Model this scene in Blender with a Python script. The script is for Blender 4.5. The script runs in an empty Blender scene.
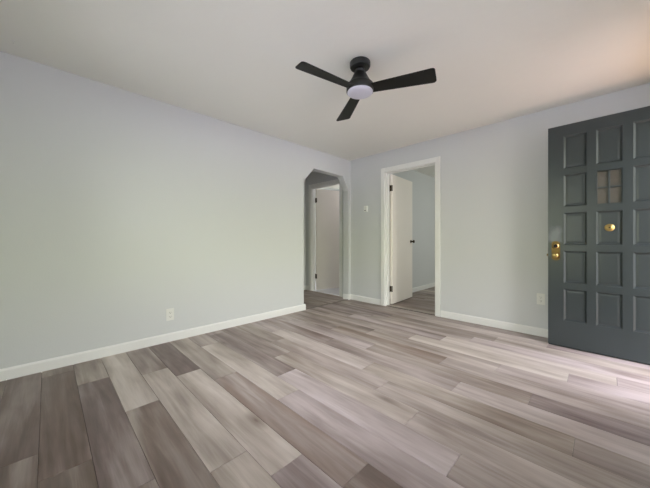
import bpy, bmesh, math, random
from mathutils import Vector, Matrix
random.seed(7)
SC = bpy.context.scene
COL = SC.collection

# ------------------------------------------------------------------ camera
cam = bpy.data.cameras.new('camera')
cam.sensor_fit = 'HORIZONTAL'; cam.sensor_width = 36.0
cam.lens = 278.0 / 650.0 * 36.0
cam.shift_y = -4.0 / 650.0
cam.clip_start = 0.02
co = bpy.data.objects.new('camera', cam); COL.objects.link(co)
co.location = (3.02, -3.63, 1.0)
co.rotation_euler = (math.radians(90), 0, math.radians(45))
SC.camera = co

# ------------------------------------------------------------------ view
SC.view_settings.view_transform = 'Standard'
SC.view_settings.look = 'None'
SC.view_settings.gamma = 1.0
SC.view_settings.use_curve_mapping = False
SC.view_settings.exposure = 0.35

# ------------------------------------------------------------------ world: pale sky over a ring of foliage
W = bpy.data.worlds.new('world'); SC.world = W; W.use_nodes = True
nt = W.node_tree; nt.nodes.clear()
tc = nt.nodes.new('ShaderNodeTexCoord')
sx = nt.nodes.new('ShaderNodeSeparateXYZ')
nt.links.new(tc.outputs['Generated'], sx.inputs[0])
rp = nt.nodes.new('ShaderNodeValToRGB')
e = rp.color_ramp.elements
e[0].position = 0.0; e[0].color = (1.0, 0.97, 0.92, 1)
e[1].position = 1.0; e[1].color = (0.84, 0.86, 1.0, 1)
for p, c in ((0.45, (1.0, 0.97, 0.90, 1)), (0.50, (0.50, 0.53, 0.36, 1)), (0.60, (0.60, 0.62, 0.47, 1)), (0.66, (0.96, 0.94, 1.0, 1)), (0.8, (0.86, 0.83, 1.0, 1))):
    q = e.new(p); q.color = c
mr = nt.nodes.new('ShaderNodeMapRange')
mr.inputs['From Min'].default_value = -1; mr.inputs['From Max'].default_value = 1
nt.links.new(sx.outputs['Z'], mr.inputs['Value']); nt.links.new(mr.outputs[0], rp.inputs[0])
bg = nt.nodes.new('ShaderNodeBackground'); bg.inputs['Strength'].default_value = 7.7
wo = nt.nodes.new('ShaderNodeOutputWorld')
nt.links.new(rp.outputs[0], bg.inputs[0]); nt.links.new(bg.outputs[0], wo.inputs[0])

# ------------------------------------------------------------------ sun (runs almost along the front of the house)
sd = bpy.data.lights.new('sun', 'SUN'); sd.energy = 2.2; sd.angle = math.radians(1.0); sd.color = (1.0, 0.93, 0.82)
so = bpy.data.objects.new('sun', sd); COL.objects.link(so); so.location = (8, 6, 8)
so.rotation_euler = Vector((-0.02, -0.66, -0.75)).to_track_quat('-Z', 'Y').to_euler()

def area(name, loc, direction, sx_, sy_, energy, color=(1, 1, 1), portal=False):
    d = bpy.data.lights.new(name, 'AREA'); d.shape = 'RECTANGLE'; d.size = sx_; d.size_y = sy_
    d.energy = energy; d.color = color
    if portal: d.cycles.is_portal = True
    o = bpy.data.objects.new(name, d); COL.objects.link(o); o.location = loc
    v = Vector(direction).normalized()
    if abs(v.z) > 0.95:
        o.rotation_euler = v.to_track_quat('-Z', 'Y').to_euler()
    else:
        x = Vector((0, 0, 1)).cross(-v).normalized(); z = -v; y = z.cross(x)
        o.rotation_euler = Matrix((x, y, z)).transposed().to_euler()
    return o

# room numbers (metres); inside corner of the far walls is the origin
XD = 3.50       # wall with the front door (inner face)
YC = -4.05      # wall behind the camera (inner face)
H = 2.34
DOOR_Y0, DOOR_Y1, DOOR_H = -1.06, -0.205, 2.085
WIN_D = (-3.65, -1.45, 0.62, 2.04)      # y0 y1 z0 z1 in the front wall
WIN_C = (0.45, 2.65, 0.62, 2.04)        # x0 x1 z0 z1 in the wall behind

area('daylight_door', (XD + 0.13, (DOOR_Y0 + DOOR_Y1) / 2, DOOR_H / 2), (-1, 0, 0), 0.85, 2.08, 1, portal=True)
area('daylight_front_window', (XD + 0.13, (WIN_D[0] + WIN_D[1]) / 2, (WIN_D[2] + WIN_D[3]) / 2), (-1, 0, 0), 2.2, 1.42, 1, portal=True)
area('daylight_rear_window', ((WIN_C[0] + WIN_C[1]) / 2, YC - 0.13, (WIN_C[2] + WIN_C[3]) / 2), (0, 1, 0), 2.2, 1.42, 1, portal=True)
area('bedroom_fill', (3.3, 1.9, 1.4), (-1, 0, 0), 1.2, 1.2, 18, (0.97, 1.0, 0.95))  # fill lamp added in the bedroom, which has no window
area('bathroom_fill', (-0.3, 1.0, 2.2), (-0.15, -0.1, -1), 0.4, 0.4, 3, (1.0, 0.93, 0.97))  # fill lamp added above the bathroom floor, no fixture there

# ------------------------------------------------------------------ helpers
def lin(r, g, b):
    f = lambda c: (c / 255) / 12.92 if c <= 10 else (((c / 255) + 0.055) / 1.055) ** 2.4
    return (f(r), f(g), f(b), 1)

def mat(name, col, rough=0.5, metal=0.0, bump=0.0, bscale=60.0, var=0.04, vscale=4.0, spec=0.5, emis=None, es=0, coat=0):
    m = bpy.data.materials.new(name); m.use_nodes = True
    n = m.node_tree; b = n.nodes['Principled BSDF']
    b.inputs['Roughness'].default_value = rough; b.inputs['Metallic'].default_value = metal
    b.inputs['Specular IOR Level'].default_value = spec
    b.inputs['Coat Weight'].default_value = coat
    t = n.nodes.new('ShaderNodeTexCoord')
    no = n.nodes.new('ShaderNodeTexNoise'); no.inputs['Scale'].default_value = vscale; no.inputs['Detail'].default_value = 4
    n.links.new(t.outputs['Object'], no.inputs['Vector'])
    mx = n.nodes.new('ShaderNodeMix'); mx.data_type = 'RGBA'
    a = [max(0, c * (1 - var)) for c in col[:3]] + [1]; c2 = [min(1, c * (1 + var)) for c in col[:3]] + [1]
    mx.inputs['A'].default_value = a; mx.inputs['B'].default_value = c2
    n.links.new(no.outputs['Fac'], mx.inputs['Factor']); n.links.new(mx.outputs['Result'], b.inputs['Base Color'])
    if bump:
        n2 = n.nodes.new('ShaderNodeTexNoise'); n2.inputs['Scale'].default_value = bscale; n2.inputs['Detail'].default_value = 5
        n.links.new(t.outputs['Object'], n2.inputs['Vector'])
        bp = n.nodes.new('ShaderNodeBump'); bp.inputs['Strength'].default_value = bump; bp.inputs['Distance'].default_value = 0.01
        n.links.new(n2.outputs['Fac'], bp.inputs['Height']); n.links.new(bp.outputs[0], b.inputs['Normal'])
    if emis:
        b.inputs['Emission Color'].default_value = emis; b.inputs['Emission Strength'].default_value = es
    return m

M = {}
M['wall'] = mat('wall_paint', lin(207, 209, 208), 0.55, bump=0.05, bscale=90, var=0.012, vscale=1.5, spec=0.35)
M['ceiling'] = mat('ceiling_paint', lin(236, 236, 228), 0.8, bump=0.25, bscale=14, var=0.02, vscale=2.0, spec=0.2)
M['trim'] = mat('white_trim_paint', lin(232, 232, 228), 0.35, bump=0.02, bscale=30, var=0.01)
M['slab'] = mat('white_door_paint', lin(244, 237, 228), 0.4, bump=0.04, bscale=40, var=0.02)
M['plate'] = mat('white_plastic', lin(226, 226, 220), 0.3, var=0.01)
M['slot'] = mat('dark_slot', lin(40, 38, 36), 0.6)
M['black'] = mat('matte_black_metal', lin(25, 26, 25), 0.38, var=0.06)
M['blade'] = mat('charcoal_blade', lin(20, 21, 18), 0.55, spec=0.35, bump=0.03, bscale=120, var=0.08, vscale=20)
M['brass'] = mat('aged_brass', lin(186, 162, 104), 0.3, metal=1.0, var=0.2, vscale=30)
M['brassdark'] = mat('worn_brass', lin(112, 92, 56), 0.45, metal=1.0, var=0.3, vscale=40)
M['bronze'] = mat('dark_bronze', lin(70, 62, 50), 0.4, metal=0.8, var=0.1)
M['hole'] = mat('dark_cavity', lin(20, 18, 16), 0.8)
M['lens'] = mat('opal_light_lens', lin(205, 205, 218), 0.35, var=0.01)
M['strip'] = mat('threshold_strip', lin(120, 112, 104), 0.45, var=0.08, vscale=20)
M['sub'] = mat('underlay', lin(66, 58, 53), 0.9)
M['concrete'] = mat('sunlit_porch_boards', lin(188, 152, 120), 0.8, bump=0.1, bscale=20, var=0.1)
M['bounce_ground'] = mat('pale_bounce_ground', lin(176, 174, 180), 0.9, bump=0.1, bscale=30, var=0.06, vscale=3)  # unseen ground, made pale to bounce light up indoors
M['tile'] = mat('pale_tile', lin(226, 226, 232), 0.3, var=0.02)

# dark blue-green painted door with faint brushed wear
def door_paint():
    m = mat('dark_slate_green_paint', lin(47, 54, 56), 0.36, bump=0.05, bscale=25, var=0.06, vscale=7)
    n = m.node_tree; b = n.nodes['Principled BSDF']
    t = n.nodes.new('ShaderNodeTexCoord'); mp = n.nodes.new('ShaderNodeMapping'); mp.inputs['Scale'].default_value = (30, 30, 2.5)
    no = n.nodes.new('ShaderNodeTexNoise'); no.inputs['Scale'].default_value = 2.0; no.inputs['Detail'].default_value = 5
    n.links.new(t.outputs['Object'], mp.inputs[0]); n.links.new(mp.outputs[0], no.inputs['Vector'])
    r = n.nodes.new('ShaderNodeMapRange'); r.inputs['To Min'].default_value = 0.27; r.inputs['To Max'].default_value = 0.37
    n.links.new(no.outputs['Fac'], r.inputs['Value']); n.links.new(r.outputs[0], b.inputs['Roughness'])
    # glossy reflection beside the lock, painted in as a paler patch
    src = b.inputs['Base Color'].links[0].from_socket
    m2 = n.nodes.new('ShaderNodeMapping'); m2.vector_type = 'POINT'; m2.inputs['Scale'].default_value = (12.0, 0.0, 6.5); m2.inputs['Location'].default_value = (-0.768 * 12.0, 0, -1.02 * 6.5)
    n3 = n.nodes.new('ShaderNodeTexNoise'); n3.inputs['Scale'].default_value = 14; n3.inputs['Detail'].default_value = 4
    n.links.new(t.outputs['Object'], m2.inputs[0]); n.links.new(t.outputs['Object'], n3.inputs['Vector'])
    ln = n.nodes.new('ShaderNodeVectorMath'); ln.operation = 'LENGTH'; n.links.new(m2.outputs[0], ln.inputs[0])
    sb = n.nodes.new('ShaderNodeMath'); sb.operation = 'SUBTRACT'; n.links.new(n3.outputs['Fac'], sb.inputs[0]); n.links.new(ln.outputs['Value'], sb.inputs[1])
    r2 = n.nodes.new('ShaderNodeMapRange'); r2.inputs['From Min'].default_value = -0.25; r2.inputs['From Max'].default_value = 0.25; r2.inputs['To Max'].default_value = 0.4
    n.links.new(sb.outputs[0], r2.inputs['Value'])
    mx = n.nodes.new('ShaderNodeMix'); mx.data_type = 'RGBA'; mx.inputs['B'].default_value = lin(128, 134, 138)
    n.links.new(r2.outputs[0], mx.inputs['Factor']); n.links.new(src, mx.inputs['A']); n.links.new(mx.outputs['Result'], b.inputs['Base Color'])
    return m
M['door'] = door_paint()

def glass():
    m = bpy.data.materials.new('clear_glass'); m.use_nodes = True
    n = m.node_tree; n.nodes.clear()
    o = n.nodes.new('ShaderNodeOutputMaterial'); t = n.nodes.new('ShaderNodeBsdfTransparent'); g = n.nodes.new('ShaderNodeBsdfGlossy')
    t.inputs[0].default_value = (0.93, 0.95, 0.93, 1); g.inputs['Roughness'].default_value = 0.03
    f = n.nodes.new('ShaderNodeFresnel'); f.inputs[0].default_value = 1.5; mx = n.nodes.new('ShaderNodeMixShader')
    n.links.new(f.outputs[0], mx.inputs[0]); n.links.new(t.outputs[0], mx.inputs[1]); n.links.new(g.outputs[0], mx.inputs[2])
    n.links.new(mx.outputs[0], o.inputs[0])
    return m
M['glass'] = glass()

M['frost'] = mat('amber_obscured_glass', lin(80, 76, 70), 0.25, bump=0.15, bscale=80, var=0.08, vscale=20, coat=0.6)

# wood planks: tone of each plank comes from a per-face colour attribute (the plank's own colour)
def plank_material():
    m = bpy.data.materials.new('grey_wood_planks'); m.use_nodes = True
    n = m.node_tree; b = n.nodes['Principled BSDF']; L = n.links.new
    at = n.nodes.new('ShaderNodeAttribute'); at.attribute_name = 'plank'
    sp = n.nodes.new('ShaderNodeSeparateColor'); L(at.outputs['Color'], sp.inputs[0])
    tc = n.nodes.new('ShaderNodeTexCoord')
    off = n.nodes.new('ShaderNodeVectorMath'); off.operation = 'SCALE'; off.inputs['Scale'].default_value = 60.0
    L(at.outputs['Color'], off.inputs[0])
    # random offset only from G
    cmb = n.nodes.new('ShaderNodeCombineXYZ')
    mg = n.nodes.new('ShaderNodeMath'); mg.operation = 'MULTIPLY'; mg.inputs[1].default_value = 37.0
    L(sp.outputs[1], mg.inputs[0]); L(mg.outputs[0], cmb.inputs[0]); L(mg.outputs[0], cmb.inputs[1]); L(mg.outputs[0], cmb.inputs[2])
    add = n.nodes.new('ShaderNodeVectorMath'); add.operation = 'ADD'
    L(tc.outputs['Object'], add.inputs[0]); L(cmb.outputs[0], add.inputs[1])
    def noise(scale, s, detail, dist=0.0, rough=0.55):
        mp = n.nodes.new('ShaderNodeMapping'); mp.inputs['Scale'].default_value = scale
        L(add.outputs[0], mp.inputs[0])
        no = n.nodes.new('ShaderNodeTexNoise'); no.inputs['Scale'].default_value = s; no.inputs['Detail'].default_value = detail
        no.inputs['Distortion'].default_value = dist; no.inputs['Roughness'].default_value = rough
        L(mp.outputs[0], no.inputs['Vector']); return no.outputs['Fac']
    def ramp(src, stops):
        r = n.nodes.new('ShaderNodeValToRGB'); el = r.color_ramp.elements
        el[0].position, el[0].color = stops[0]; el[1].position, el[1].color = stops[-1]
        for p, c in stops[1:-1]:
            q = el.new(p); q.color = c
        L(src, r.inputs[0]); return r.outputs[0]
    def g(v): return (v, v, v, 1)
    def math_(op, a, bb):
        k = n.nodes.new('ShaderNodeMath'); k.operation = op
        for i, x in enumerate((a, bb)):
            if isinstance(x, (int, float)): k.inputs[i].default_value = x
            else: L(x, k.inputs[i])
        return k.outputs[0]
    def mixc(fac, a, bb, blend='MIX'):
        k = n.nodes.new('ShaderNodeMix'); k.data_type = 'RGBA'; k.blend_type = blend
        for key, x in (('Factor', fac), ('A', a), ('B', bb)):
            if isinstance(x, (int, float)): k.inputs[key].default_value = x
            elif isinstance(x, tuple): k.inputs[key].default_value = x
            else: L(x, k.inputs[key])
        return k.outputs['Result']
    smoke = noise((0.75, 5.0, 1), 1.0, 2.5, 0.7)
    grain = noise((2.2, 34, 1), 1.6, 6, 0.6, 0.65)
    fine = noise((7, 150, 1), 1.4, 4, 0.2, 0.6)
    blot = noise((2.0, 4.0, 1), 1.3, 2, 0.4)
    streak = noise((1.1, 13, 1), 1.3, 3, 0.8)
    # value = tone + smoke + grain
    v = math_('ADD', math_('ADD', math_('MULTIPLY', sp.outputs[0], 0.8), 0.14), math_('MULTIPLY', math_('SUBTRACT', smoke, 0.5), 1.2))
    v = math_('ADD', v, math_('MULTIPLY', math_('SUBTRACT', streak, 0.5), 0.65))
    v = math_('ADD', v, math_('MULTIPLY', math_('SUBTRACT', grain, 0.5), 0.22))
    v = math_('ADD', v, math_('MULTIPLY', math_('SUBTRACT', fine, 0.5), 0.12))
    v = math_('ADD', v, math_('MULTIPLY', math_('SUBTRACT', blot, 0.5), 0.35))
    base = ramp(v, [(0.0, lin(88, 76, 70)), (0.25, lin(122, 109, 103)), (0.5, lin(158, 147, 139)), (0.75, lin(188, 178, 171)), (1.0, lin(212, 204, 199))])
    # warmer brown stain where the attribute asks for it
    warm = math_('MULTIPLY', sp.outputs[2], ramp(smoke, [(0.3, g(1.0)), (0.62, g(0.0))]))
    base = mixc(math_('MULTIPLY', warm, 0.6), base, lin(126, 98, 76))
    # some planks lean to olive-tan, others to mauve
    tn = n.nodes.new('ShaderNodeMix'); tn.data_type = 'RGBA'
    tn.inputs['A'].default_value = (1.0, 0.99, 0.925, 1); tn.inputs['B'].default_value = (1.0, 0.965, 1.01, 1)
    L(at.outputs['Alpha'], tn.inputs['Factor'])
    base = mixc(1.0, base, tn.outputs['Result'], 'MULTIPLY')
    # sparse knots
    mp = n.nodes.new('ShaderNodeMapping'); mp.inputs['Scale'].default_value = (1.15, 3.4, 1)
    L(add.outputs[0], mp.inputs[0])
    vo = n.nodes.new('ShaderNodeTexVoronoi'); vo.inputs['Scale'].default_value = 1.25
    L(mp.outputs[0], vo.inputs['Vector'])
    kn = ramp(vo.outputs['Distance'], [(0.02, g(0.9)), (0.05, g(0.5)), (0.17, g(0.0))])
    gate = n.nodes.new('ShaderNodeSeparateColor'); L(vo.outputs['Color'], gate.inputs[0])
    kn = math_('MULTIPLY', kn, math_('GREATER_THAN', gate.outputs[0], 0.3))
    base = mixc(kn, base, lin(92, 72, 58))
    L(base, b.inputs['Base Color'])
    rr = math_('ADD', 0.34, math_('MULTIPLY', grain, 0.16)); L(rr, b.inputs['Roughness'])
    b.inputs['Specular IOR Level'].default_value = 0.5
    bp = n.nodes.new('ShaderNodeBump'); bp.inputs['Strength'].default_value = 0.12; bp.inputs['Distance'].default_value = 0.004
    L(fine, bp.inputs['Height']); L(bp.outputs[0], b.inputs['Normal'])
    return m
M['plank'] = plank_material()

class MB:
    def __init__(s): s.bm = bmesh.new()
    def box(s, x0, x1, y0, y1, z0, z1, bev=0.0, segs=2, mtx=None):
        b2 = bmesh.new() if (bev or mtx) else None
        b = b2 or s.bm
        vs = [b.verts.new(p) for p in ((x0, y0, z0), (x1, y0, z0), (x1, y1, z0), (x0, y1, z0), (x0, y0, z1), (x1, y0, z1), (x1, y1, z1), (x0, y1, z1))]
        for f in ((3, 2, 1, 0), (4, 5, 6, 7), (0, 1, 5, 4), (1, 2, 6, 5), (2, 3, 7, 6), (3, 0, 4, 7)):
            b.faces.new([vs[i] for i in f])
        if b2:
            if bev: bmesh.ops.bevel(b2, geom=b2.edges[:], offset=bev, segments=segs, affect='EDGES', profile=0.5)
            if mtx: b2.transform(mtx)
            s.merge(b2)
        return s
    def merge(s, b2):
        me = bpy.data.meshes.new('t'); b2.to_mesh(me); b2.free(); s.bm.from_mesh(me); bpy.data.meshes.remove(me)
    def prism(s, pts, fn, d0, d1):      # closed outline extruded; fn(a, b, d) -> point
        n = len(pts)
        A = [s.bm.verts.new(fn(a, b, d0)) for a, b in pts]; B = [s.bm.verts.new(fn(a, b, d1)) for a, b in pts]
        s.bm.faces.new(A); s.bm.faces.new(B[::-1])
        for i in range(n): s.bm.faces.new((A[i], B[i], B[(i + 1) % n], A[(i + 1) % n]))
        return s
    def lathe(s, prof, seg=48, mtx=None, cap=True):
        b = bmesh.new(); rings = []
        for r, z in prof:
            if r < 1e-5: rings.append([b.verts.new((0, 0, z))])
            else: rings.append([b.verts.new((r * math.cos(2 * math.pi * k / seg), r * math.sin(2 * math.pi * k / seg), z)) for k in range(seg)])
        for A, B in zip(rings, rings[1:]):
            for k in range(seg):
                k2 = (k + 1) % seg
                if len(A) == 1 and len(B) == 1: continue
                if len(A) == 1: b.faces.new((A[0], B[k], B[k2]))
                elif len(B) == 1: b.faces.new((A[k], A[k2], B[0]))
                else: b.faces.new((A[k], A[k2], B[k2], B[k]))
        if cap:
            for R in (rings[0], rings[-1]):
                if len(R) > 1: b.faces.new(R)
        if mtx: b.transform(mtx)
        s.merge(b); return s
    def build(s, name, m, parent=None, smooth=False, loc=None):
        bmesh.ops.recalc_face_normals(s.bm, faces=s.bm.faces[:])
        me = bpy.data.meshes.new(name); s.bm.to_mesh(me); s.bm.free()
        me.materials.append(m)
        if smooth:
            for p in me.polygons: p.use_smooth = True
            me.set_sharp_from_angle(angle=math.radians(38))
        o = bpy.data.objects.new(name, me); COL.objects.link(o)
        if parent: o.parent = parent
        if loc: o.location = loc
        return o

def tag(o, label=None, cat=None, group=None, kind=None):
    if label: o['label'] = label
    if cat: o['category'] = cat
    if group: o['group'] = group
    if kind: o['kind'] = kind
    return o
def empty(name, loc, rz=0.0, mtx=None):
    o = bpy.data.objects.new(name, None); COL.objects.link(o); o.empty_display_size = 0.1
    if mtx is not None: o.matrix_world = mtx
    else: o.location = loc; o.rotation_euler = (0, 0, rz)
    return o
def struct(o, label=None): tag(o, label=label, kind='structure'); return o
def cut_wall(name, axis, fixed0, fixed1, a0, a1, holes, m=None):
    """wall box with rectangular holes; axis 'x': runs along x, thickness in y; holes (a0,a1,z0,z1)"""
    mb = MB()
    xs = sorted({a0, a1, *[h[0] for h in holes], *[h[1] for h in holes]})
    zs = sorted({0.0, H, *[h[2] for h in holes], *[h[3] for h in holes]})
    solid = {}
    for i in range(len(xs) - 1):
        for j in range(len(zs) - 1):
            cx, cz = (xs[i] + xs[i + 1]) / 2, (zs[j] + zs[j + 1]) / 2
            solid[i, j] = not any(h[0] < cx < h[1] and h[2] < cz < h[3] for h in holes)
    P = (lambda a, d, z: (a, d, z)) if axis == 'x' else (lambda a, d, z: (d, a, z))
    b = mb.bm; V = {}
    def v(i, d, j):
        k = (i, d, j)
        if k not in V: V[k] = b.verts.new(P(xs[i], fixed0 if d == 0 else fixed1, zs[j]))
        return V[k]
    for (i, j), s in solid.items():
        if not s: continue
        b.faces.new((v(i, 0, j), v(i + 1, 0, j), v(i + 1, 0, j + 1), v(i, 0, j + 1)))
        b.faces.new((v(i, 1, j), v(i + 1, 1, j), v(i + 1, 1, j + 1), v(i, 1, j + 1)))
        for di, dj, e0, e1 in ((-1, 0, (i, j), (i, j + 1)), (1, 0, (i + 1, j), (i + 1, j + 1)), (0, -1, (i, j), (i + 1, j)), (0, 1, (i, j + 1), (i + 1, j + 1))):
            if not solid.get((i + di, j + dj), False):
                b.faces.new((v(e0[0], 0, e0[1]), v(e1[0], 0, e1[1]), v(e1[0], 1, e1[1]), v(e0[0], 1, e0[1])))
    return struct(mb.build(name, m or M['wall']))

# ------------------------------------------------------------------ walls
# left wall with the clipped-corner archway
mb = MB()
arch = [(-1.037, 0), (-1.037, 1.845), (-0.838, 2.057), (-0.198, 2.05), (-0.05, 1.83), (-0.05, 0)]
out = [(YC - 0.12, 0)] + arch + [(0.12, 0), (0.12, H), (YC - 0.12, H)]
mb.prism(out, lambda a, b, d: (d, a, b), 0.0, -0.115)
struct(mb.build('wall_left', M['wall']))
DB = (0.67, 1.465, 0.0, 2.035)          # bedroom doorway
cut_wall('wall_back', 'x', 0.0, 0.12, 0.0, XD + 0.12, [DB])
cut_wall('wall_right', 'y', XD, XD + 0.12, YC - 0.12, 0.0, [(DOOR_Y0, DOOR_Y1, 0.0, DOOR_H), WIN_D])
cut_wall('wall_front', 'x', YC - 0.12, YC, 0.0, XD, [WIN_C])
# hall behind the archway
HX, HY = -1.22, 0.06
DH = (-1.06, -0.29, 0.0, 2.035)
cut_wall('wall_hall_back', 'x', HY, HY + 0.10, HX, -0.115, [DH])
cut_wall('wall_hall_left', 'y', HX - 0.1, HX, -2.2, HY + 0.1, [])
cut_wall('wall_hall_front', 'x', -2.3, -2.2, HX - 0.1, -0.115, [])
# bathroom beyond the hall door
cut_wall('wall_bathroom_left', 'y', -2.0, -1.9, HY + 0.1, 2.4, [])
cut_wall('wall_bathroom_back', 'x', 2.4, 2.5, -2.0, 0.33, [])
# bedroom behind the back wall
cut_wall('wall_bedroom_left', 'y', 0.33, 0.45, 0.12, 3.4, [])
cut_wall('wall_bedroom_back', 'x', 3.4, 3.5, 0.33, XD + 0.12, [])
cut_wall('wall_bedroom_right', 'y', XD, XD + 0.12, 0.12, 3.4, [])
struct(MB().box(-2.1, XD + 0.12, YC - 0.12, 3.5, H, H + 0.1).build('ceiling', M['ceiling']))

# ------------------------------------------------------------------ floors
PW = 0.1745; PL = 1.22; Y0 = -3.4835
def plank_floor(name, x0, x1, y0, y1, rows, z=0.0, default=0.42):
    """rows: r -> (joint x, {plank index: (tone, warm)}); plank index 0 starts at the joint"""
    mb = MB(); b = mb.bm; lay = b.loops.layers.float_color.new('plank'); rnd = random.Random(hash(name) % 1 + len(name))
    gap = 0.0007; bv = 0.0012
    r0 = math.floor((y0 - Y0) / PW) - 1; r1 = math.ceil((y1 - Y0) / PW) + 1
    for r in range(r0, r1):
        ya, yb = max(y0, Y0 + r * PW), min(y1, Y0 + (r + 1) * PW)
        if yb - ya < 0.004: continue
        j, tones = rows.get(r, (rnd.uniform(0, PL), {}))
        k = math.floor((x0 - j) / PL)
        while j + k * PL < x1:
            xa, xb = max(x0, j + k * PL), min(x1, j + (k + 1) * PL)
            t, w = tones.get(k, (default + rnd.uniform(-0.16, 0.16), rnd.random() * 0.5)); rd = rnd.random(); tint = 0.15 if t > 0.64 and x0 == 0.0 and xa < 1.0 else rnd.random()
            k += 1
            if xb - xa < 0.006: continue
            X0, X1, A, B = xa + gap, xb - gap, ya + gap, yb - gap
            top = [b.verts.new(p) for p in ((X0 + bv, A + bv, z), (X1 - bv, A + bv, z), (X1 - bv, B - bv, z), (X0 + bv, B - bv, z))]
            low = [b.verts.new(p) for p in ((X0, A, z - bv), (X1, A, z - bv), (X1, B, z - bv), (X0, B, z - bv))]
            bot = [b.verts.new((v.co.x, v.co.y, z - 0.008)) for v in low]
            fs = [b.faces.new(top)]
            for i in range(4):
                i2 = (i + 1) % 4
                fs.append(b.faces.new((low[i], low[i2], top[i2], top[i])))
                fs.append(b.faces.new((bot[i], bot[i2], low[i2], low[i])))
            for f in fs:
                for lp in f.loops: lp[lay] = (t, rd, w, tint)
    mb.box(x0, x1, y0, y1, z - 0.1, z - 0.006)
    nb = len(b.faces)
    me_o = mb.build(name, M['plank'])
    me_o.data.materials.append(M['sub'])
    for p in me_o.data.polygons[-6:]: p.material_index = 1
    return struct(me_o)

rows = {
    -3: (0.62, {0: (0.16, 0.3), -1: (0.14, 0.3), 1: (0.4, .2)}),
    -2: (1.15, {-1: (0.12, 0.35), 0: (0.0, 0.3), 1: (0.1, .3)}),
    -1: (0.15, {-1: (0.2, 0.1), 0: (0.16, 0.45), 1: (0.05, 0.4)}),
    0: (1.69, {-2: (0.30, 0.0), -1: (0.26, 0.15), 0: (0.34, 0.2)}),
    1: (1.055, {-1: (0.66, 0.0), 0: (0.34, 0.35), 1: (0.5, 0.3)}),
    2: (1.825, {-2: (0.42, 0.1), -1: (0.80, 0.0), 0: (0.60, 0.3), 1: (.5, .2)}),
    3: (0.805, {-1: (0.28, 0.2), 0: (0.80, 0.2), 1: (0.42, 0.1), 2: (.5, 0)}),
    4: (1.055, {-1: (0.42, 0.0), 0: (0.42, 1.0), 1: (0.18, 0.2)}),
    5: (1.58, {-2: (0.44, 0.0), -1: (0.74, 0.1), 0: (0.44, 0.0), 1: (.5, .1)}),
    6: (1.33, {-1: (0.28, 0.2), 0: (0.78, 0.0), 1: (0.50, 0.3)}),
    7: (1.04, {-1: (0.34, 0.2), 0: (0.60, 0.2), 1: (0.82, 0.1)}),
    8: (1.945, {-2: (0.38, 0.1), -1: (0.62, 0.25), 0: (0.44, 0.0), 1: (.5, .1)}),
    9: (1.70, {-2: (0.46, 0.0), -1: (0.62, 0.0), 0: (0.48, 0.4), 1: (0.40, 0.0)}),
    10: (1.09, {-1: (0.42, 0.5), 0: (0.54, 0.1), 1: (0.76, 0.0)}),
    11: (1.475, {-1: (0.60, 0.0), 0: (0.50, 0.3), 1: (0.46, 0.0)}),
    12: (2.08, {-2: (0.34, 0.1), -1: (0.48, 0.9), 0: (0.60, 0.0)}),
    13: (1.22, {-1: (0.32, 0.1), 0: (0.66, 0.1), 1: (0.72, 0.0)}),
    14: (1.62, {-1: (0.50, 0.2), -2: (.4, .1), 0: (0.84, 0.1), 1: (0.7, 0)}),
    15: (1.87, {-1: (0.40, 0.2), -2: (.4, .1), 0: (0.70, 0.0), 1: (0.48, 0.0)}),
    16: (0.86, {-1: (0.36, 0.1), 0: (0.56, 0.2), 1: (0.62, 0.1), 2: (.6, 0)}),
    17: (2.255, {-2: (0.34, 0.2), -1: (0.36, 0.3), 0: (0.66, 0.0), 1: (.6, 0)}),
    18: (1.425, {-2: (.3, .1), -1: (0.40, 0.6), 0: (0.58, 0.1), 1: (0.6, 0.1)}),
    19: (1.96, {-2: (0.34, 0.3), -1: (0.50, 0.1), 0: (0.36, 0.3), 1: (0.5, 0.2)}),
}
plank_floor('floor', 0.0, XD, YC, 0.0, rows)
plank_floor('floor_hall', HX, -0.001, -2.2, HY, {}, default=0.36)
plank_floor('floor_bedroom', 0.45, XD, 0.05, 3.4, {}, default=0.36)
struct(MB().box(-1.9, 0.33, HY + 0.03, 2.4, -0.1, 0.004).build('floor_bathroom', M['tile']))
# transition strips
struct(MB().box(-0.024, 0.004, -1.025, -0.05, 0.0, 0.006, 0.002).build('trim_1', M['strip']), 'grey threshold strip across the archway floor')
struct(MB().box(DB[0] + .02, DB[1] - .02, 0.022, 0.052, 0.0, 0.006, 0.002).build('trim_2', M['strip']), 'grey threshold strip in the bedroom doorway')
struct(MB().box(XD, XD + 0.14, DOOR_Y0 + .001, DOOR_Y1 - .001, -0.1, 0.008, 0.003).build('trim_3', M['strip']), 'sill of the front door opening')

# ------------------------------------------------------------------ baseboards
BH, BT = 0.084, 0.013
def base_profile(mb, p, q, inward):
    """board from p to q (2D), inward = unit vector into the room"""
    p, q, n = Vector(p), Vector(q), Vector(inward)
    prof = [(0, 0), (BT, 0), (BT, BH - 0.014), (BT - 0.004, BH - 0.006), (0.003, BH), (0, BH)]
    A = [mb.bm.verts.new((p.x + n.x * a, p.y + n.y * a, z + 0.0005)) for a, z in prof]
    B = [mb.bm.verts.new((q.x + n.x * a, q.y + n.y * a, z + 0.0005)) for a, z in prof]
    mb.bm.faces.new(A); mb.bm.faces.new(B[::-1])
    for i in range(len(prof)): mb.bm.faces.new((A[i], B[i], B[(i + 1) % len(prof)], A[(i + 1) % len(prof)]))
def baseboard(name, segs):
    mb = MB()
    for s in segs: base_profile(mb, *s)
    return struct(mb.build(name, M['trim']))
CW = 0.062      # casing width
baseboard('baseboard_left', [((0, YC), (0, -1.025 + BT), (1, 0)), ((0, -1.025), (-0.115, -1.025), (0, 1))])
baseboard('baseboard_back', [((BT, 0), (DB[0] - CW, 0), (0, -1)), ((DB[1] + CW, 0), (XD, 0), (0, -1))])
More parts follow.
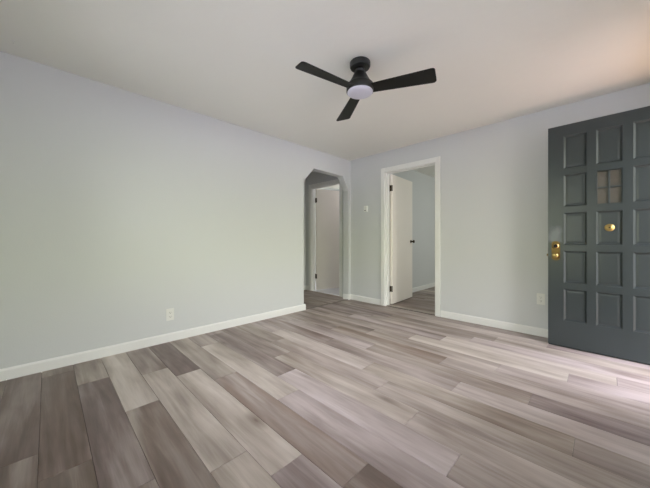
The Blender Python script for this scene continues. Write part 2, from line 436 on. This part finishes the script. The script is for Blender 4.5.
baseboard('baseboard_arch', [((0, -0.05 - BT), (0, 0), (1, 0)), ((0, -0.05), (-0.115, -0.05), (0, -1))])
baseboard('baseboard_right', [((XD, YC), (XD, DOOR_Y0 - 0.07), (-1, 0)), ((XD, DOOR_Y1 + 0.07), (XD, -BT), (-1, 0))])
baseboard('baseboard_front', [((BT, YC), (XD - BT, YC), (0, 1))])
baseboard('baseboard_hall', [((HX, -2.2), (HX, HY), (1, 0)), ((HX + BT, HY), (DH[0] - CW, HY), (0, -1))])
baseboard('baseboard_bedroom', [((0.45, 0.12), (0.45, 3.4), (1, 0)), ((0.45 + BT, 3.4), (XD, 3.4), (0, -1))])

# ------------------------------------------------------------------ door casings and jambs
def casing(name, x0, x1, ztop, yface, depth, label, jamb=0.018):
    mb = MB()
    t = 0.016; w = CW; r = 0.006
    for (a, b_) in ((x0 - w + r, x0 + r), (x1 - r, x1 + w - r)):
        mb.box(a, b_, yface - t, yface - 0.0002, 0.0, ztop + w - r, 0.003)
    mb.box(x0 + r, x1 - r, yface - t, yface - 0.0002, ztop - r, ztop + w - r, 0.003)
    # jamb lining and stop
    mb.box(x0, x0 + jamb, yface, yface + depth, 0, ztop)
    mb.box(x1 - jamb, x1, yface, yface + depth, 0, ztop)
    mb.box(x0 + jamb, x1 - jamb, yface, yface + depth, ztop - jamb, ztop)
    ys0, ys1 = yface + depth - 0.075, yface + depth - 0.042
    mb.box(x0 + jamb, x0 + jamb + 0.01, ys0, ys1, 0, ztop - jamb)
    mb.box(x1 - jamb - 0.01, x1 - jamb, ys0, ys1, 0, ztop - jamb)
    mb.box(x0 + jamb, x1 - jamb, ys0, ys1, ztop - jamb - 0.01, ztop - jamb)
    return struct(mb.build(name, M['trim']), label)
casing('trim_4', DB[0], DB[1], DB[3], 0.0, 0.12, 'white casing around the bedroom doorway')
casing('trim_5', DH[0], DH[1], DH[3], HY, 0.10, 'white casing around the hall doorway')

# front door casing on the right wall
mb = MB()
for a, b_ in ((DOOR_Y0 - 0.06, DOOR_Y0), (DOOR_Y1, DOOR_Y1 + 0.06)):
    mb.box(XD - 0.016, XD - 0.0002, a, b_, 0, DOOR_H + 0.06, 0.003)
mb.box(XD - 0.016, XD - 0.0002, DOOR_Y0, DOOR_Y1, DOOR_H, DOOR_H + 0.06, 0.003)
struct(mb.build('trim_6', M['trim']), 'white casing around the front door opening')

# windows
def window(name, axis, face, a0, a1, z0, z1, label):
    root = empty(name, (0, 0, 0)); struct(root, label)
    def bx(mb, a, b_, d0, d1, c, d, bev=0.003):
        if axis == 'y': mb.box(min(face + d0, face + d1), max(face + d0, face + d1), a, b_, c, d, bev)
        else: mb.box(a, b_, min(face - d0, face - d1), max(face - d0, face - d1), c, d, bev)
    f = MB(); g = 0.045
    bx(f, a0, a0 + g, 0.02, 0.10, z0, z1); bx(f, a1 - g, a1, 0.02, 0.10, z0, z1)
    bx(f, a0 + g, a1 - g, 0.02, 0.10, z0, z0 + g); bx(f, a0 + g, a1 - g, 0.02, 0.10, z1 - g, z1)
    m_ = (a0 + a1) / 2; bx(f, m_ - 0.02, m_ + 0.02, 0.03, 0.09, z0 + g, z1 - g)
    f.build('window_frame', M['trim'], root)
    for p, q in ((a0 + g, m_ - 0.02), (m_ + 0.02, a1 - g)):
        mb = MB(); bx(mb, p, q, 0.055, 0.06, z0 + g, z1 - g, 0); mb.build('pane', M['glass'], root)
    c = MB(); w = 0.06
    bx(c, a0 - w, a0, -0.016, -0.0002, z0 - w, z1 + w); bx(c, a1, a1 + w, -0.016, -0.0002, z0 - w, z1 + w)
    bx(c, a0, a1, -0.016, -0.0002, z1, z1 + w); bx(c, a0, a1, -0.03, -0.0002, z0 - 0.03, z0)
    c.build('window_casing', M['trim'], root)
window('window_1', 'y', XD, *WIN_D, 'wide white-framed window in the front door wall')
window('window_2', 'x', YC, *WIN_C, 'white-framed window in the wall behind the camera')

# ------------------------------------------------------------------ outside
o = MB().box(XD + 0.14, XD + 2.2, -2.6, 0.9, -0.25, -0.03).build('porch', M['concrete']); struct(o)
o = MB().box(XD + 0.12, 30, -25, 25, -0.5, -0.26).build('ground', M['bounce_ground']); struct(o)
o = MB().box(-12, XD + 0.12, -25, YC - 0.12, -0.5, -0.26).build('ground', M['bounce_ground']); struct(o)

o = MB().box(XD + 0.12, XD + 1.0, -1.35, 0.5, 2.42, 2.54).build('added_sky_blocker', M['trim']); struct(o)  # unseen overhang added to block sky light falling through the front door
# ------------------------------------------------------------------ hinges and interior doors
def hinge(parent, x, y, z, m, h=0.09, along=(0, 1)):
    mb = MB()
    mb.lathe([(0.006, -h / 2), (0.006, h / 2)], 12, Matrix.Translation((x, y, z)))
    mb.lathe([(0.004, -h / 2 - 0.006), (0.0075, -h / 2 - 0.003), (0.0075, -h / 2)], 12, Matrix.Translation((x, y, z)))
    mb.lathe([(0.0075, h / 2), (0.0075, h / 2 + 0.003), (0.004, h / 2 + 0.006)], 12, Matrix.Translation((x, y, z)))
    return mb

def slab_door(name, hx, hy, ang, width, height, label, knob=True, hz=(0.245, 1.80), z0=0.012):
    """closed door lies along +x from the hinge, its thickness towards -y, opens counter-clockwise"""
    root = empty(name, (hx, hy, 0), math.radians(ang)); struct(root, label)
    MB().box(0.006, width, -0.036, -0.001, z0, height, 0.0015).build('door_panel', M['slab'], root)
    for z in hz:
        mb = hinge(root, -0.004, 0.004, z, M['brassdark'])
        # leaf let into the hinge edge of the door, and one on the jamb side
        mb.box(0.0, 0.0032, -0.030, 0.0, z - 0.045, z + 0.045)
        mb.box(0.001, 0.016, -0.0395, -0.035, z - 0.045, z + 0.045, 0.001)
        mb.build('hinge', M['bronze'], root, smooth=True)
    if knob:
        for s, y in ((-1, -0.036), (1, -0.001)):
            mb = MB()
            R = Matrix.Translation((width - 0.062, y, 0.975)) @ Matrix.Rotation(math.radians(90) * (1 if s < 0 else -1), 4, 'X')
            mb.lathe([(0.028, 0.0), (0.028, 0.004), (0.024, 0.008), (0.011, 0.010), (0.010, 0.028), (0.018, 0.034), (0.026, 0.044), (0.027, 0.053), (0.022, 0.061), (0.010, 0.065), (0.0, 0.066)], 28, R)
            mb.build('door_knob', M['bronze'], root, smooth=True)
    MB().box(width - 0.001, width + 0.001, -0.03, -0.007, 0.945, 1.005).build('latch_plate', M['bronze'], root)
    return root
slab_door('door_2', DB[0] + 0.019, 0.122, 94.0, 0.748, 2.012, 'white flat slab door standing open into the bedroom')
slab_door('door_3', DH[0] + 0.019, HY + 0.102, 72, 0.73, 2.012, 'white flat slab door seen ajar through the archway', hz=(0.277, 1.79))

# ------------------------------------------------------------------ front door (door_1)
DW, DHT, DT = 0.822, 2.052, 0.044
door = empty('door_1', (XD - 0.03, -0.226, 0.014), math.radians(180 - 0.9)); 
tag(door, 'dark slate green front door with fifteen squares, brass lock and four small panes, standing open', 'door', kind='structure')
# local: +x runs from hinge to the free edge; the visible (outer) face looks to local +y
def dx(wx): return (XD - 0.03) - wx          # world x -> local x
colx = [(2.761, 2.919), (2.977, 3.137), (3.195, 3.353)]
rowz = [(0.239, 0.534), (0.590, 0.885), (0.942, 1.238), (1.294, 1.590), (1.646, 1.950)]
colL = sorted((dx(b_), dx(a)) for a, b_ in colx)
F = MB()
x_edges = [0.0] + [v for c in colL for v in c] + [DW]
z_edges = [0.0] + [v for c in rowz for v in c] + [DHT]
y1 = DT / 2; 
# stiles and rails as one grid mesh with openings
def grid_frame(F, xs, zs, ya, yb, openings):
    b = F.bm; V = {}
    def v(i, d, j):
        k = (i, d, j)
        if k not in V: V[k] = b.verts.new((xs[i], ya if d == 0 else yb, zs[j]))
        return V[k]
    for i in range(len(xs) - 1):
        for j in range(len(zs) - 1):
            if (i, j) in openings: continue
            b.faces.new((v(i, 0, j), v(i + 1, 0, j), v(i + 1, 0, j + 1), v(i, 0, j + 1)))
            b.faces.new((v(i, 1, j), v(i + 1, 1, j), v(i + 1, 1, j + 1), v(i, 1, j + 1)))
            for di, dj, e0, e1 in ((-1, 0, (i, j), (i, j + 1)), (1, 0, (i + 1, j), (i + 1, j + 1)), (0, -1, (i, j), (i + 1, j)), (0, 1, (i, j + 1), (i + 1, j + 1))):
                ni, nj = i + di, j + dj
                if (ni, nj) in openings or not (0 <= ni < len(xs) - 1 and 0 <= nj < len(zs) - 1):
                    b.faces.new((v(e0[0], 0, e0[1]), v(e1[0], 0, e1[1]), v(e1[0], 1, e1[1]), v(e0[0], 1, e0[1])))
ops = {(2 * c + 1, 2 * r + 1) for c in range(3) for r in range(5)}
grid_frame(F, x_edges, z_edges, -y1, y1, ops)
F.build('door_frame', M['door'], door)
def ring(b, ra, rb):    # quads between two rectangles (x0,x1,z0,z1,y)
    def vs(r): return [b.verts.new(p) for p in ((r[0], r[4], r[2]), (r[1], r[4], r[2]), (r[1], r[4], r[3]), (r[0], r[4], r[3]))]
    A, B = (ra if isinstance(ra, list) else vs(ra)), vs(rb)
    for i in range(4): b.faces.new((A[i], A[(i + 1) % 4], B[(i + 1) % 4], B[i]))
    return B
for c, (xa, xb) in enumerate(colL):
    for r, (za, zb) in enumerate(rowz):
        if c == 1 and r == 3: continue
        P = MB(); b = P.bm
        def rect(d, y): return (xa + d, xb - d, za + d, zb - d, y)
        for sgn in (1, -1):
            R = ring(b, rect(0.0003, sgn * (y1 - 0.001)), rect(0.002, sgn * (y1 - 0.0015)))
            R = ring(b, R, rect(0.014, sgn * (y1 - 0.014))); R = ring(b, R, rect(0.020, sgn * (y1 - 0.0142)))
            R = ring(b, R, rect(0.030, sgn * (y1 - 0.0122))); R = ring(b, R, rect(0.032, sgn * (y1 - 0.012)))
            b.faces.new(R)
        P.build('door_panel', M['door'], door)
# small four-light window in the second square from the top
xa, xb = colL[1]; za, zb = rowz[3]
S = MB(); b = S.bm
fr = 0.008; mxx = (xa + xb) / 2; mzz = (za + zb) / 2; mw = 0.007
S.box(xa, xa + fr, -0.018, 0.018, za, zb, 0.002).box(xb - fr, xb, -0.018, 0.018, za, zb, 0.002)
S.box(xa + fr, xb - fr, -0.018, 0.018, za, za + fr, 0.002).box(xa + fr, xb - fr, -0.018, 0.018, zb - fr, zb, 0.002)
S.box(mxx - mw, mxx + mw, -0.015, 0.015, za + fr, zb - fr, 0.002)
S.box(xa + fr, mxx - mw, -0.0148, 0.0148, mzz - mw, mzz + mw, 0.002).box(mxx + mw, xb - fr, -0.0148, 0.0148, mzz - mw, mzz + mw, 0.002)
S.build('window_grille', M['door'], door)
for p, q in ((xa + fr, mxx - mw), (mxx + mw, xb - fr)):
    for u, v in ((za + fr, mzz - mw), (mzz + mw, zb - fr)):
        MB().box(p, q, -0.002, 0.002, u, v).build('pane', M['frost'], door)
# brass escutcheon with lock cylinder and knob
def toY(x, y, z): return Matrix.Translation((x, y, z)) @ Matrix.Rotation(math.radians(-90), 4, 'X')
lx = dx(2.706); lz = 0.885
def rounded(w, h, r, n=8):
    pts = []
    for cx, cz, a0 in ((w - r, h - r, 0), (-w + r, h - r, 90), (-w + r, -h + r, 180), (w - r, -h + r, 270)):
        for k in range(n + 1):
            a = math.radians(a0 + 90 * k / n); pts.append((cx + r * math.cos(a), cz + r * math.sin(a)))
    return pts
E_ = MB(); E_.prism(rounded(0.031, 0.090, 0.026), lambda a, b_, d: (lx + a, d, lz + b_), y1, y1 + 0.004)
E_.prism(rounded(0.027, 0.085, 0.023), lambda a, b_, d: (lx + a, d, lz + b_), y1 + 0.004, y1 + 0.006)
lock = E_.build('lock_plate', M['brassdark'], door, smooth=True)
MB().lathe([(0.024, 0), (0.024, 0.004), (0.018, 0.010), (0.0165, 0.011), (0.0165, 0.008), (0.0, 0.008)], 32, toY(lx, y1 + 0.006, lz + 0.045)).build('lock_cylinder', M['brass'], lock, smooth=True)
MB().lathe([(0.0162, 0), (0.0162, 0.0015), (0.0, 0.0015)], 24, toY(lx, y1 + 0.0142, lz + 0.045)).build('keyhole', M['hole'], lock, smooth=True)
MB().lathe([(0.020, 0), (0.018, 0.006), (0.010, 0.010), (0.010, 0.022), (0.017, 0.028), (0.024, 0.038), (0.0245, 0.046), (0.020, 0.053), (0.010, 0.057), (0, 0.058)], 32, toY(lx, y1 + 0.006, lz - 0.042)).build('door_knob', M['brass'], lock, smooth=True)
# latch bolt and edge plate
MB().box(DW, DW + 0.002, -0.013, 0.013, lz - 0.085, lz + 0.02).box(DW + 0.002, DW + 0.012, -0.008, 0.008, lz - 0.052, lz - 0.030, 0.002).build('latch', M['brassdark'], door)
# oval viewer in the centre square
vx, vz = dx(3.060), 1.092
V_ = MB()
S3 = Matrix.Translation((vx, y1 - 0.012, vz)) @ Matrix.Diagonal((0.95, 1, 0.95, 1)) @ Matrix.Rotation(math.radians(-90), 4, 'X')
V_.lathe([(0.033, 0), (0.033, 0.003), (0.029, 0.007), (0.020, 0.009), (0.018, 0.014), (0.012, 0.016), (0.009, 0.015), (0, 0.015)], 40, S3)
vw = V_.build('door_viewer', M['brass'], door, smooth=True)
MB().lathe([(0.007, 0), (0.006, 0.002), (0, 0.003)], 20, Matrix.Translation((vx, y1 + 0.0025, vz)) @ Matrix.Rotation(math.radians(-90), 4, 'X')).build('viewer_lens', M['hole'], vw, smooth=True)
# sweep along the bottom edge, hinges on the far edge
MB().box(0.004, DW - 0.004, -y1 + 0.004, y1 - 0.002, -0.0085, -0.0002, 0.001).build('bottom_sweep', M['hole'], door)
for z in (0.22, 1.02, 1.82):
    hinge(door, -0.006, -y1 - 0.004, z, None).build('hinge', M['brassdark'], door, smooth=True)

# ------------------------------------------------------------------ ceiling fan
fan = empty('ceiling_fan', (1.722, -1.958, H))
tag(fan, 'black three-blade ceiling fan with round light, flush on the ceiling', 'ceiling fan')
MB().lathe([(0, -0.0002), (0.074, -0.0002), (0.077, -0.004), (0.077, -0.030), (0.072, -0.040), (0.058, -0.044), (0.030, -0.044), (0.0, -0.044)], 56).build('canopy', M['black'], fan, smooth=True)
MB().lathe([(0.020, -0.043), (0.024, -0.048), (0.033, -0.054), (0.034, -0.062), (0.028, -0.070), (0.028, -0.078)], 40).build('neck', M['black'], fan, smooth=True)
MB().lathe([(0, -0.074), (0.036, -0.074), (0.043, -0.079), (0.052, -0.098), (0.064, -0.122), (0.077, -0.145), (0.089, -0.162), (0.097, -0.169), (0.102, -0.176), (0.102, -0.218), (0.100, -0.223), (0.0, -0.223)], 64).build('motor_housing', M['black'], fan, smooth=True)
MB().lathe([(0, -0.2232), (0.096, -0.2232), (0.096, -0.228), (0.090, -0.233), (0.06, -0.237), (0.0, -0.239)], 64).build('light_lens', M['lens'], fan, smooth=True)
def blade():
    mb = MB(); n = 14; r0, r1 = 0.085, 0.538; w0, w1 = 0.044, 0.066; c = 0.022; pts = []
    # outline: leading edge, rounded tip, trailing edge
    pts.append((r0, -w0))
    pts.append((r1 - 0.010 - c, -w1))
    for k in range(1, 7):
        a = math.radians(-90 + 90 * k / 6); pts.append((r1 - 0.010 - c + c * math.cos(a), -w1 + c + c * math.sin(a)))
    for k in range(0, 7):
        a = math.radians(90 * k / 6); pts.append((r1 - c + c * math.cos(a), w1 - c + c * math.sin(a)))
    pts.append((r0, w0))
    mb.prism(pts, lambda a, b_, d: (a, b_, d), -0.003, 0.003)
    return mb
bl0 = None
for ang in (-21.0, 100.5, 215.0):
    # angle is measured in the camera's ground frame (right, forward); camera yaw is 45 degrees
    a = math.radians(ang + 45)
    mtx = Matrix.Rotation(a, 4, 'Z') @ Matrix.Translation((0, 0, -0.207)) @ Matrix.Rotation(math.radians(-13), 4, 'X')
    if bl0 is None: bl = bl0 = blade().build('blade', M['blade'], fan)
    else:
        bl = bl0.copy(); COL.objects.link(bl); bl.parent = fan
    bl.matrix_local = mtx

# ------------------------------------------------------------------ outlets, thermostat, ceiling hook
def outlet(name, mtx, label):
    root = empty(name, None, mtx=mtx); tag(root, label, 'electrical outlet', 'white wall outlets')
    # local: x to the right, z up, +y out of the wall
    MB().prism(rounded(0.035, 0.0575, 0.004, 3), lambda a, b_, d: (a, d, b_), 0.0003, 0.0055).build('cover_plate', M['plate'], root)
    for s in (-1, 1):
        f = MB().prism(rounded(0.0165, 0.014, 0.009, 5), lambda a, b_, d, s=s: (a, d, b_ + s * 0.0195), 0.0055, 0.008).build('socket', M['plate'], root)
        q = MB()
        q.box(-0.008, -0.0058, 0.008, 0.0086, s * 0.0195 - 0.003, s * 0.0195 + 0.006).box(0.0058, 0.008, 0.008, 0.0086, s * 0.0195 - 0.002, s * 0.0195 + 0.006)
        q.lathe([(0.0028, 0), (0.0028, 0.0006)], 12, Matrix.Translation((0, 0.008, s * 0.0195 - 0.0085)) @ Matrix.Rotation(math.radians(-90), 4, 'X'))
        q.build('socket_slots', M['slot'], f)
    MB().lathe([(0.0035, 0), (0.003, 0.0012), (0, 0.0015)], 12, Matrix.Translation((0, 0.0055, 0)) @ Matrix.Rotation(math.radians(-90), 4, 'X')).build('screw', M['plate'], root, smooth=True)
outlet('wall_outlet', Matrix.Translation((0, -2.772, 0.266)) @ Matrix.Rotation(math.radians(-90), 4, 'Z'), 'white duplex outlet low on the pale green long left wall')
outlet('wall_outlet', Matrix.Translation((2.564, 0, 0.387)) @ Matrix.Rotation(math.radians(180), 4, 'Z'), 'white duplex outlet beside the dark front door')

th = empty('thermostat', (0.325, 0, 1.50)); tag(th, 'small white thermostat on the wall left of the bedroom doorway', 'thermostat')
MB().box(-0.036, 0.036, -0.006, -0.0003, -0.05, 0.05, 0.002).build('back_plate', M['plate'], th)
MB().box(-0.031, 0.031, -0.024, -0.006, -0.043, 0.043, 0.005).build('cover', M['plate'], th)
MB().box(-0.018, 0.018, -0.0262, -0.0242, -0.032, -0.024, 0.0008).build('setting_slider', M['slot'], th)

hk = empty('ceiling_hook', (0.211, -3.79, H)); tag(hk, 'tiny white hook on the ceiling near the left wall', 'hook')
MB().lathe([(0.009, -0.0003), (0.009, -0.003), (0.004, -0.006), (0.0, -0.006)], 20).build('hook_base', M['plate'], hk, smooth=True)
mb = MB(); path = [Vector((0, 0, -0.005)), Vector((0, 0, -0.014))] + [Vector((0.009 - 0.009 * math.cos(math.radians(a)), 0, -0.016 - 0.010 * math.sin(math.radians(a)))) for a in range(0, 200, 20)]
prev = None
for i, p in enumerate(path):
    d = (path[min(i + 1, len(path) - 1)] - path[max(i - 1, 0)]).normalized(); s_ = Vector((0, 1, 0)); u_ = d.cross(s_)
    R = [mb.bm.verts.new(p + 0.0016 * (math.cos(k * math.pi / 4) * s_ + math.sin(k * math.pi / 4) * u_)) for k in range(8)]
    if prev:
        for k in range(8): mb.bm.faces.new((prev[k], prev[(k + 1) % 8], R[(k + 1) % 8], R[k]))
    else: mb.bm.faces.new(R)
    prev = R
mb.bm.faces.new(prev)
mb.build('hook_wire', M['plate'], hk, smooth=True)
